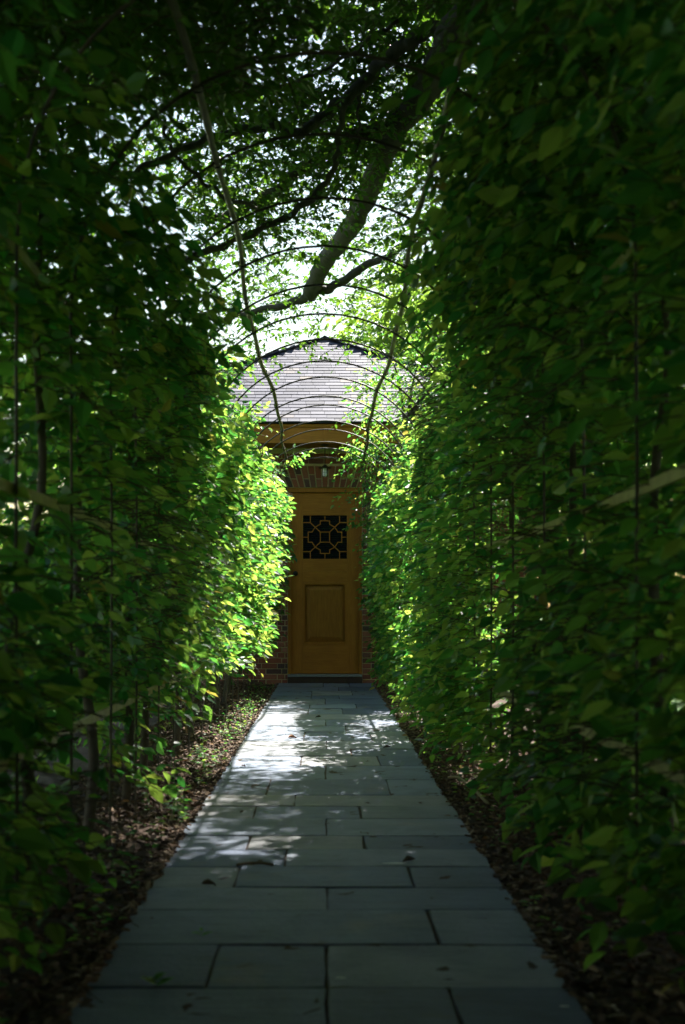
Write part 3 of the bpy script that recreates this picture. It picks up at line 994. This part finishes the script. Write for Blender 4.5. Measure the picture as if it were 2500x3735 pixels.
    rail = (np.abs(P[:, 0]) < HX + .01) & (P[:, 1] < 6) & ((np.abs(P[:, 2] - 1.36) < .1) | (np.abs(P[:, 2] - .59) < .085))
    ok &= ~rail | (rng.random(len(P)) < .08)
    P, D, NN, S = P[ok], D[ok], NN[ok], S[ok]
    if sgn < 0: P, D, NN, S = [np.concatenate([a_, b_]) for a_, b_ in zip((P, D, NN, S), QS[:4])]
    # -------- the largest leaves in view are parts of their own
    vsz = view_size(P, S) * (np.abs(P[:, 0]) < HX + .03)
    idx = np.argsort(-vsz)[:280]
    rest = np.ones(len(P), bool); rest[idx] = False
    fr = leaf_frames(D, NN)
    me = mesh_np('leaf', LEAF8, LEAF8_Q, LEAF8_T); me.materials.append(M['leaf'])
    for i in idx:
        o = link('leaf', me, None, H)
        o.matrix_parent_inverse = pinv
        m4 = Matrix([[*(fr[i][r] * S[i]), P[i][r]] for r in range(3)] + [[0, 0, 0, 1]])
        o.matrix_basis = m4
    near = rest & (P[:, 1] < 7.5)
    far = rest & (P[:, 1] >= 7.5)
    a = link('foliage', leaves_mesh('foliage', P[near], fr[near], S[near], True), M['leaf'], H); a['kind'] = 'stuff'; a.matrix_parent_inverse = pinv
    b = link('foliage', leaves_mesh('foliage', P[far], fr[far], S[far], False), M['leaf'], H); b['kind'] = 'stuff'; b.matrix_parent_inverse = pinv
    t = link('shoots', twigs_mesh('shoots', lines), M['twig'], H); t['kind'] = 'stuff'; t.matrix_parent_inverse = pinv
    # -------- stems
    rr = random.Random(seed)
    for k in range(12):
        y0 = 2.9 + k * 1.06 + rr.uniform(-.2, .2); x0 = sgn * (1.06 + rr.uniform(-.06, .1))
        pts = [(x0, y0, -.1)]
        for z in (.4, .9, 1.4, 1.9, 2.35):
            pts.append((x0 + rr.uniform(-.05, .05) - sgn * max(0, z - 1.9) * .25, y0 + rr.uniform(-.08, .08), z))
        pts = smooth_path(pts, 4)
        o = link('stem', tube_mesh('stem', pts, np.linspace(.026, .009, len(pts)), 7), M['stem'], H); o.matrix_parent_inverse = pinv
hedge(-1, 'leafy green hedge trained up the left side of the tunnel', 21)
hedge(1, 'leafy green hedge trained up the right side of the tunnel', 34)

# ================================================================== BIG TREE OVER THE TUNNEL
def pix(px, py, y):
    return ((px - 1186) * y / FPX, y, 1 + (2220 - py) * y / FPX)
def crop(px, py, y):       # reading of the photograph's upper crop
    return pix(400 + px * 1.0204, py * 1.0204, y)

BR = []
def big_tree():
    T = empty('shade_tree', (3.1, 5.4, 0))
    tag(T, 'large tree leaning its thick bare limbs over the tunnel from the right', 'tree')
    pinv = Matrix.Translation((-3.1, -5.4, 0))
    def br(name, pts, r0, r1, n=10, sub=6, wob=.01):
        p = smooth_path(pts, sub)
        k = len(p)
        p = p + np.stack([wob * np.sin(np.arange(k) * 1.3 + r0 * 90), wob * np.cos(np.arange(k) * 1.7), wob * np.sin(np.arange(k) * .9 + 2)], -1)
        if np.isscalar(r0): rad = np.linspace(r0, r1, k) * (1 + .06 * np.sin(np.arange(k) * 1.9))
        o = link(name, tube_mesh(name, p, rad, n), M['bark'], T); o.matrix_parent_inverse = pinv
        BR.append((p, rad))
    br('trunk', [(3.1, 5.4, -.2), (3.12, 5.4, .6), (3.05, 5.45, 2.0), (2.9, 5.5, 3.4), (2.75, 5.5, 4.6), (2.8, 5.6, 6.2), (2.6, 5.8, 8.2), (2.7, 5.9, 9.6)], .27, .07, 14)
    br('limb', [(2.78, 5.5, 4.5), (2.0, 5.9, 4.75), (1.2, 6.2, 4.5), crop(1290, 40, 6.5), crop(1180, 230, 7.0), crop(1110, 350, 7.5), crop(1020, 460, 8.0), crop(960, 600, 8.5), crop(905, 730, 9.1),
                crop(850, 830, 9.6), crop(780, 920, 10.1), crop(738, 1000, 10.5), crop(712, 1060, 10.7)], .105, .068, 12, wob=.006)
    br('branch', [crop(725, 1045, 10.65), crop(660, 1080, 10.8), crop(580, 1100, 10.9), crop(480, 1122, 11.0), crop(390, 1140, 11.0), crop(300, 1120, 10.9)], .042, .018)
    br('branch', [crop(740, 1040, 10.65), crop(810, 1020, 10.6), crop(900, 958, 10.4), crop(1000, 912, 10.3), crop(1090, 850, 10.1), crop(1200, 760, 10.0), crop(1330, 700, 10)], .042, .022)
    br('branch', [crop(1050, 430, 7.8), crop(960, 470, 7.9), crop(880, 482, 8.0), crop(800, 530, 8.1), crop(700, 592, 8.2), crop(620, 660, 8.2), crop(540, 712, 8.3), crop(460, 752, 8.3), crop(330, 790, 8.2)], .055, .024)
    br('branch', [crop(1262, 80, 6.65), crop(1140, 108, 6.9), crop(1060, 160, 7.0), crop(980, 222, 7.1), crop(920, 282, 7.2), crop(860, 342, 7.2), crop(790, 392, 7.3), crop(715, 455, 7.3), crop(668, 482, 7.3)], .045, .03)
    br('branch', [crop(668, 480, 7.3), crop(600, 456, 7.3), crop(500, 460, 7.2), crop(400, 482, 7.1), crop(300, 515, 7.0), crop(200, 560, 6.9), crop(110, 605, 6.8), crop(0, 640, 6.8)], .026, .015)
    br('branch', [crop(850, 350, 7.2), crop(822, 470, 7.4), crop(812, 560, 7.5), crop(782, 640, 7.6), crop(720, 710, 7.6), crop(640, 770, 7.7), crop(540, 820, 7.7), crop(440, 862, 7.7), crop(340, 902, 7.6), crop(230, 950, 7.6)], .018, .024)
    br('branch', [crop(190, 420, 7.0), crop(215, 520, 7.0), crop(280, 602, 7.05), crop(350, 660, 7.1), crop(430, 712, 7.2), crop(520, 740, 7.4)], .011, .013)
    br('branch', [crop(1040, 70, 6.95), crop(960, 120, 7.0), crop(840, 205, 7.2), crop(740, 262, 7.3), crop(640, 300, 7.3), crop(520, 340, 7.2), crop(400, 352, 7.2)], .013, .008)
    br('branch', [crop(900, 300, 7.2), crop(890, 380, 7.3), crop(892, 470, 7.5), crop(885, 540, 7.6)], .012, .006)
    br('branch', [crop(-120, 260, 6.2), crop(0, 160, 6.3), crop(100, 80, 6.4), crop(220, 0, 6.6), crop(420, -120, 6.8), crop(800, -260, 6.9), crop(1300, -300, 6.6)], .014, .03)
    br('branch', [crop(1200, 200, 6.95), crop(1260, 420, 7.4), crop(1300, 430, 7.6), crop(1400, 560, 8.2), crop(1480, 700, 8.8)], .03, .016)
    # unseen framework above carrying the crown
    br('limb', [(2.76, 5.5, 4.9), (1.6, 4.2, 5.6), (.2, 3.0, 6.0), (-1.6, 2.2, 6.0)], .09, .03)
    br('limb', [(2.8, 5.6, 5.9), (1.4, 6.4, 6.6), (-.4, 6.8, 6.9), (-1.4, 6.6, 6.8)], .08, .025)
    br('limb', [(2.8, 5.5, 5.2), (3.6, 3.6, 6.2), (4.0, 1.6, 6.6)], .09, .03)
    br('limb', [(2.75, 5.6, 5.6), (3.8, 7.0, 6.4), (4.6, 8.0, 6.7)], .08, .03)
    # -------- crown
    rng = np.random.default_rng(99)
    N = 32000
    p = np.stack([-4.2 + 9.4 * rng.random(N), -1.5 + 12.8 * rng.random(N), 3.05 + 2.35 * rng.random(N)], -1)
    x, y, z = p.T
    # a broad dome, its far edge leaving the end of the tunnel in the open
    def inside(x, y, z):
        e = ((x - 1.0) / 5.0) ** 2 + (np.where(y > 2, y - 2, (y - 2) * .7) / 12.0) ** 2 + ((z - 4.6) / 3.6) ** 2
        far_edge = np.maximum(y - (np.where(x < .35, 4.6, 6.9) + .726 * z + .4 * np.sin(x * 2.1) + .3 * np.sin(x * 5 + z * 3)), 1.08 + .265 * y - z)
        left_edge = -(x + .4 + .3 * np.sin(y * 1.7 + z) + 1.25 * np.clip(6.7 - y, 0, 4) + .2 * np.clip(y - 8.5, 0, 3))
        return (e < 1) & (far_edge < 0) & (left_edge < 0) & ~((np.abs(x) < 1.25) & (z < 3.2)) & ~((np.abs(x - .1) < 1.5) & (z < .7 + .53 * y) & (y < 8.4) & (rng.random(len(x)) > .08))
    c = clump(p, 1.9, 5) + .7 * clump(p, 4.2, 6)
    keep = inside(x, y, z) & (c > -.12 + .3 * np.clip((4.2 - z) / 1.2, 0, 1) - .55 * np.clip((5.6 - y) / 1.5, 0, 1))
    org = p[keep]
    n = len(org)
    d = np.stack([rng.normal(0, 1, n), rng.normal(0, 1, n), rng.normal(0, .25, n) + .05], -1)
    Q = sprays(org, d, .2 + .2 * rng.random(n), 9, .056, .15, .3)
    # low boughs closing over the near end on both sides
    N = 15000
    p = np.stack([-2.6 + 5.2 * rng.random(N), 3.3 + 3.4 * rng.random(N), 2.2 + 2.4 * rng.random(N)], -1)
    x, y, z = p.T
    left = ((x < -.2 * y) & (z > 2.6)) | ((z > 1 + .43 * y) & (x < -.03 * y))
    right = (x > .13 * y) & (x < .36 * y) & (z > 2.1) & (z < 1 + .6 * y)
    outside = np.where(z > SPR, np.hypot(x, z - SPR) > .97, np.abs(x) > .97)
    c = clump(p, 2.3, 35) + .5 * clump(p, 5.0, 36)
    org = p[(left | right) & outside & (c > np.where(x > 0, -.75, -.55))]
    n = len(org)
    d = np.stack([rng.normal(0, 1, n), rng.normal(0, 1, n), rng.normal(0, .25, n) + .05], -1)
    Q5 = sprays(org, d, .2 + .2 * rng.random(n), 9, .062, .15, .3)
    Q = [np.concatenate([a_, b_]) for a_, b_ in zip(Q, Q5)]
    # thin sprays hanging in front of the roof
    ph = np.stack([.28 + .85 * rng.random(110), 11.2 + 1.8 * rng.random(110), 3.15 + .75 * rng.random(110)], -1)
    ph = ph[clump(ph, 5, 44) > -.3]
    QH = sprays(ph, rng.normal(0, 1, ph.shape) * [1, .8, .4], .22 + .15 * rng.random(len(ph)), 9, .06, .25, .3)
    Q = [np.concatenate([a_, b_]) for a_, b_ in zip(Q, QH)]
    # foliage beyond the limb
    N = 17000
    p = np.stack([-2.2 + 6.4 * rng.random(N), 7.4 + 4.4 * rng.random(N), 3.2 + 3.6 * rng.random(N)], -1)
    c = clump(p, 2.1, 25) + .7 * clump(p, 4.6, 26)
    org = p[inside(*p.T) & (c > .2) & (p[:, 0] > -.75 + .3 * np.sin(p[:, 2] * 4))]
    n = len(org)
    d = np.stack([rng.normal(0, 1, n), rng.normal(0, 1, n), rng.normal(0, .25, n) + .05], -1)
    Q4 = sprays(org, d, .2 + .2 * rng.random(n), 9, .058, .15, .3)
    Q = [np.concatenate([a_, b_]) for a_, b_ in zip(Q, Q4)]
    # high crown, thickened and carried on behind the camera to block light
    N = 14500
    p = np.stack([-4.2 + 9.4 * rng.random(N), -8.5 + 21.5 * rng.random(N), 5.4 + 2.7 * rng.random(N)], -1)
    c = clump(p, 1.7, 15)
    org = p[inside(*p.T) & (c > -.95) & (p[:, 1] < 4.1 + .726 * p[:, 2])]
    pe = np.stack([3.6 * rng.random(1600), 5 + 3.6 * rng.random(1600), 5.3 + 1.5 * rng.random(1600)], -1)  # extra shoots added to stop sun spots on the near path
    org = np.concatenate([org, pe])
    n = len(org)
    d = np.stack([rng.normal(0, 1, n), rng.normal(0, 1, n), rng.normal(0, .25, n)], -1)
    Q3 = sprays(org, d, .45 + .3 * rng.random(n), 9, .2, .15, .3)
    # leafy shoots along the bare branches
    bo = []
    for (bp, rad) in BR[2:-4]:
        for i in range(0, len(bp), 1):
            for _ in range(5 if bp[i][1] < 9.6 else (8 if bp[i][0] < .05 else 3)): bo.append(bp[i] + rng.normal(0, .16 if bp[i][1] < 9.6 else .26, 3) + [0, .12 + abs(rng.normal(0, .35)), .05 + abs(rng.normal(0, .2))])
    bo = np.array(bo); bo = bo[(bo[:, 2] > 3.1)]
    d = np.stack([rng.normal(0, 1, len(bo)), rng.normal(0, 1, len(bo)), rng.normal(.1, .35, len(bo))], -1)
    Q2 = sprays(bo, d, .18 + .22 * rng.random(len(bo)), 9, .054, .2, .35)
    P, D, NN, S = [np.concatenate([Q[k], Q2[k], Q3[k]]) for k in range(4)]
    fr = leaf_frames(D, NN)
    o = link('crown', leaves_mesh('crown', P, fr, S), M['tleaf'], T); o['kind'] = 'stuff'; o.matrix_parent_inverse = pinv
    o = link('shoots', twigs_mesh('shoots', np.concatenate([Q[4], Q2[4]]), .003), M['twig'], T); o['kind'] = 'stuff'; o.matrix_parent_inverse = pinv
big_tree()

# ================================================================== OTHER TREES AND SHRUBS
def shrub(name, label, cat, base, cen, rad, nshoot, lsize, mat, trunk_r, seed, stems=1, thr=-.2, sc=2.0):
    T = empty(name, base); tag(T, label, cat)
    pinv = Matrix.Translation((-base[0], -base[1], -base[2]))
    rr = random.Random(seed); rng = np.random.default_rng(seed)
    for k in range(stems):
        bx_, by_ = base[0] + rr.uniform(-.15, .15) * (stems > 1), base[1] + rr.uniform(-.15, .15) * (stems > 1)
        tx, ty = cen[0] + rr.uniform(-.5, .5) * rad[0], cen[1] + rr.uniform(-.4, .4) * rad[1]
        tz = cen[2] + rad[2] * rr.uniform(.3, .6)
        pts = smooth_path([(bx_, by_, base[2] - .2), (bx_ + .15 * (tx - bx_), by_ + .15 * (ty - by_), base[2] + .35 * (tz - base[2])), (tx * .7 + bx_ * .3, ty * .7 + by_ * .3, base[2] + .7 * (tz - base[2])), (tx, ty, tz)], 5)
        o = link('trunk', tube_mesh('trunk', pts, np.linspace(trunk_r, trunk_r * .25, len(pts)), 9), M['bark'], T); o.matrix_parent_inverse = pinv
        for q in range(5):
            i = rr.randint(len(pts) // 3, len(pts) - 2)
            a = rr.uniform(0, 6.28); l = rr.uniform(.5, .85)
            e = (cen[0] + rad[0] * l * math.cos(a), cen[1] + rad[1] * l * math.sin(a), pts[i][2] + rad[2] * rr.uniform(.1, .5))
            mid = tuple((pts[i][m] + e[m]) / 2 + (.1 if m == 2 else 0) for m in range(3))
            o = link('limb', tube_mesh('limb', smooth_path([tuple(pts[i]), mid, e], 4), np.linspace(trunk_r * .45, trunk_r * .1, 9), 6), M['bark'], T); o.matrix_parent_inverse = pinv
    v = rng.normal(0, 1, (nshoot * 2, 3)); v = unit(v) * (rng.random(nshoot * 2) ** (1 / 2.2))[:, None]
    p = v * np.array(rad)[None] + np.array(cen)[None]
    c = clump(v, 5.5, seed + 3) + .6 * clump(v, 11, seed + 4)
    keep = (c > thr - .5 * (1 - np.linalg.norm(v, axis=1))) & (p[:, 2] > base[2] + .1)
    p = p[keep][:nshoot]
    out = unit(p - np.array(cen)[None])
    d = out * .7 + rng.normal(0, .6, p.shape); d[:, 2] *= .6
    Lm = lsize * 5
    P, D, NN, S, lines = sprays(p, d, Lm * (.6 + .6 * rng.random(len(p))), 7, lsize, .2, .4)
    o = link('crown', leaves_mesh('crown', P, leaf_frames(D, NN), S), mat, T); o['kind'] = 'stuff'; o.matrix_parent_inverse = pinv

shrub('tall_shrub', 'sunlit yellow-green shrub rising above the right hedge before the slate roof', 'shrub', (1.5, 14.85, 0), (1.42, 14.8, 2.9), (1.08, .55, 1.7), 1800, .068, M['leaf'], .05, 41, 3)
shrub('garden_tree', 'bright leafy tree standing right of the pavilion roof', 'tree', (5.2, 22.5, 0), (5.0, 22, 4.6), (2.8, 2.6, 2.9), 2600, .11, M['bgleaf'], .16, 52)
shrub('garden_tree', 'pale green tree rising behind the pavilion roof', 'tree', (3.1, 27.5, 0), (2.9, 27, 5.4), (2.9, 2.6, 3.5), 6500, .16, M['bgleaf'], .16, 57, 1, -.95)
shrub('garden_tree', 'broad sunlit tree seen through the upper right of the tunnel', 'tree', (7.5, 16.0, 0), (7.2, 15.5, 5.6), (3.0, 3.2, 3.6), 2600, .11, M['bgleaf'], .2, 63)
shrub('garden_tree', 'tall tree behind the right hedge showing between its leaves', 'tree', (5.4, 9.6, 0), (5.2, 9.4, 3.0), (2.0, 2.6, 2.8), 2400, .1, M['bgleaf'], .14, 71)
shrub('garden_shrub', 'low rounded shrub behind the left hedge near the camera', 'shrub', (-4.2, 8.0, 0), (-4.2, 8.0, .75), (1.5, 1.6, .95), 900, .09, M['bgleaf'], .05, 77, 3)
shrub('garden_shrub', 'low green bush beyond the left hedge beside the pavilion', 'shrub', (-4.6, 15.6, 0), (-4.6, 15.6, 1.1), (1.6, 1.6, 1.3), 1100, .09, M['bgleaf'], .05, 79, 3)
def far_trees():
    rr = random.Random(3)
    for k, (x, y, h, w, lab) in enumerate([(-34, 62, 4.6, 5.0, 'leftmost distant tree on the lawn behind the left hedge'), (-22, 66, 5.4, 5.5, 'second distant tree from the left across the lawn'),
                                   (-13, 60, 4.4, 4.5, 'distant round tree just left of the pavilion'), (24, 48, 9.5, 7, 'distant tall tree behind the right hedge'), (36, 55, 10.5, 8, 'distant tree farthest right beyond the lawn')]):
        shrub('distant_tree', lab, 'tree', (x, y, 0), (x, y, h * .55), (w, w, h * .5), 800, .4, M['bgleaf'], .25, 90 + k, 1, -.4)
far_trees()

# ================================================================== SMALL THINGS
def small_things():
    rng = np.random.default_rng(12)
    # leaf litter
    n = 260
    x = np.where(rng.random(n) < .5, -1, 1) * (.6 + .75 * rng.random(n)); y = 2.4 + 13 * rng.random(n)
    a = rng.random(n) * 6.28
    P = np.stack([x, y, np.where(np.abs(x) < .64, .006, .016) + .04 * np.clip((np.abs(x) - .72) / .3, 0, 1)], -1)
    o = link('leaf_litter', leaves_mesh('leaf_litter', P, leaf_frames(np.stack([np.cos(a), np.sin(a), .2 * rng.normal(0, 1, n)], -1), np.stack([rng.normal(0, .3, n), rng.normal(0, .3, n), np.ones(n)], -1)), .03 + .035 * rng.random(n), True), M['litter'])
    tag(o, 'dry brown leaves littering the beds beside the path', 'leaf litter', kind='stuff')
    # weeds and seedlings in the beds
    def weeds(name, label, pts):
        P, D, N, S = [], [], [], []
        for (x, y, h, k) in pts:
            for i in range(k):
                a = rng.random() * 6.28; t = (i + 1) / k
                P.append((x + .012 * math.cos(a), y + .012 * math.sin(a), .0 + h * t * .8 + .02 * np.clip((abs(x) - .72) / .3, 0, 1)))
                D.append((math.cos(a), math.sin(a), .25 - .3 * (1 - t))); N.append((rng.normal(0, .25), rng.normal(0, .25), 1)); S.append((.025 + .03 * rng.random()) * (.6 + h * 2.2))
        P, D, N, S = map(np.array, (P, D, N, S))
        o = link(name, leaves_mesh(name, P, leaf_frames(D, N), S, True), M['leaf'])
        tag(o, label, 'weeds', kind='stuff')
    L = [(-.66 - .25 * rng.random() ** 1.3, 3.2 + 12 * rng.random(), .04 + .1 * rng.random(), rng.integers(3, 9)) for _ in range(150)]
    weeds('weeds', 'small green seedlings dotted along the bed left of the path', L)
    L = [(.68 + .2 * rng.random() ** 1.3, 3.4 + 11 * rng.random(), .04 + .09 * rng.random(), rng.integers(3, 9)) for _ in range(90)]
    weeds('weeds', 'small green seedlings dotted along the bed right of the path', L)
    # one tall leafy weed in the left bed
    def plant(name, label, base, h, k, ls, seed):
        r = np.random.default_rng(seed)
        T = empty(name, base); tag(T, label, 'weed')
        pts = [(0, 0, -.02), (.01, 0, h * .4), (-.008, .01, h * .75), (.012, 0, h)]
        if h > .1: link('stem', tube_mesh('stem', smooth_path(pts, 3), np.linspace(.004, .0015, 10), 6), M['leaf'], T)
        me = mesh_np('leaf', LEAF8, LEAF8_Q, LEAF8_T); me.materials.append(M['leaf'])
        for i in range(k):
            a = i * 2.4 + r.random(); t = (i + .6) / k
            dd = Vector((math.cos(a), math.sin(a), .35)); x = dd.normalized(); z = Vector((0, 0, 1)); z = (z - x * z.dot(x)).normalized(); y = z.cross(x)
            s = ls * (1.2 - .6 * t)
            o = link('leaf', me, None, T)
            o.matrix_basis = Matrix([[x[q] * s, y[q] * s, z[q] * s, (0, 0, h * t)[q]] for q in range(3)] + [[0, 0, 0, 1]])
    plant('tall_weed', 'tall leafy weed standing in the left bed beside the path edge', (-.735, 5.75, 0), .34, 14, .075, 4)
    plant('tall_weed', 'pale leafy weed in the sunny part of the left bed', (-.76, 7.4, 0), .2, 10, .06, 5)
    plant('sprout', 'small green sprout growing from a path joint near the bottom left', ((570 - 1186) * 3.14 / FPX, 3.14, .0), .03, 6, .05, 6)
    plant('sprout', 'thin sprout at the corner of a flagstone joint, lower left of the path', ((735 - 1186) * 3.62 / FPX, 3.62, .0), .02, 4, .035, 8)
    # fallen twig, stick, leaves
    y = py2y(3160)
    X = lambda px, yy: (px - 1186) * yy / FPX
    o = link('fallen_twig', tube_mesh('fallen_twig', smooth_path([(X(865, y), y - .01, .008), (X(900, y), y + .01, .01), (X(950, y), y + .025, .009), (X(996, y), y + .0, .007)], 4), .006, 6), M['twig'])
    tag(o, 'dark twig lying across a path joint left of centre', 'twig')
    o = link('bent_stick', tube_mesh('bent_stick', smooth_path([(.72, 6.9, .02), (.735, 6.55, .07), (.77, 6.25, .06), (.82, 5.98, .02)], 4), .008, 6), M['stick'])
    tag(o, 'pale bent stick lying in the right bed beside the path', 'stick')
    def dead(px, py, s, rot, label, mat='brown_leaf'):
        yy = py2y(py)
        lf = LEAF8.copy(); lf[:, 2] *= 3.0; lf[:, 2] += .04
        o = link('fallen_leaf', mesh_np('fallen_leaf', np.concatenate([lf, lf + [0, 0, .015]]), np.concatenate([LEAF8_Q[:, ::-1], LEAF8_Q + 10]), np.concatenate([LEAF8_T[:, ::-1], LEAF8_T + 10])), M[mat])
        o.location = (X(px, yy), yy, .006); o.scale = (s, s, s); o.rotation_euler = (0, 0, R(rot))
        tag(o, label, 'leaf')
    dead(1050, 2694, .085, 20, 'curled brown leaf at the edge of the sunlit strip of path')
    dead(1172, 2617, .06, 170, 'small dark leaf on the middle of the path toward the door', 'twig')
    dead(1425, 2728, .06, 190, 'dark leaf scrap on the right half of the path', 'twig')
    dead(735, 3232, .06, 15, 'dry leaf scrap on the left flagstones in the shade', 'twig')
    dead(1515, 3142, .06, 200, 'dark leaf scrap beside a joint on the right half of the path', 'twig')
    dead(882, 2798, .04, 60, 'tiny brown leaf in the sunlit left strip of the path')
    # pale spots on the slabs
    for (px, py, s, lab) in ((1438, 3152, .05, 'pale mark on the right middle flagstone'), (1242, 3572, .014, 'small white spot right of the centre joint near the bottom'), (2060, 3676, .012, 'small white spot at the bottom right of the path')):
        yy = py2y(py); bm = bmesh.new()
        ring = [bm.verts.new((s * (.8 + .35 * random.random()) * math.cos(a), .35 * s * (.7 + .5 * random.random()) * math.sin(a), 0)) for a in np.linspace(0, 6.28, 15)[:-1]]
        f = bm.faces.new(ring); r_ = bmesh.ops.extrude_face_region(bm, geom=[f])
        for v in r_['geom']:
            if isinstance(v, bmesh.types.BMVert): v.co.z += .0012; v.co.x *= .85; v.co.y *= .85
        bmesh.ops.recalc_face_normals(bm, faces=bm.faces[:])
        me = bpy.data.meshes.new('white_mark'); bm.to_mesh(me); bm.free()
        o = link('white_mark', me, M['white_spot']); o.location = (X(px, yy), yy, .004); tag(o, lab, 'mark')
small_things()
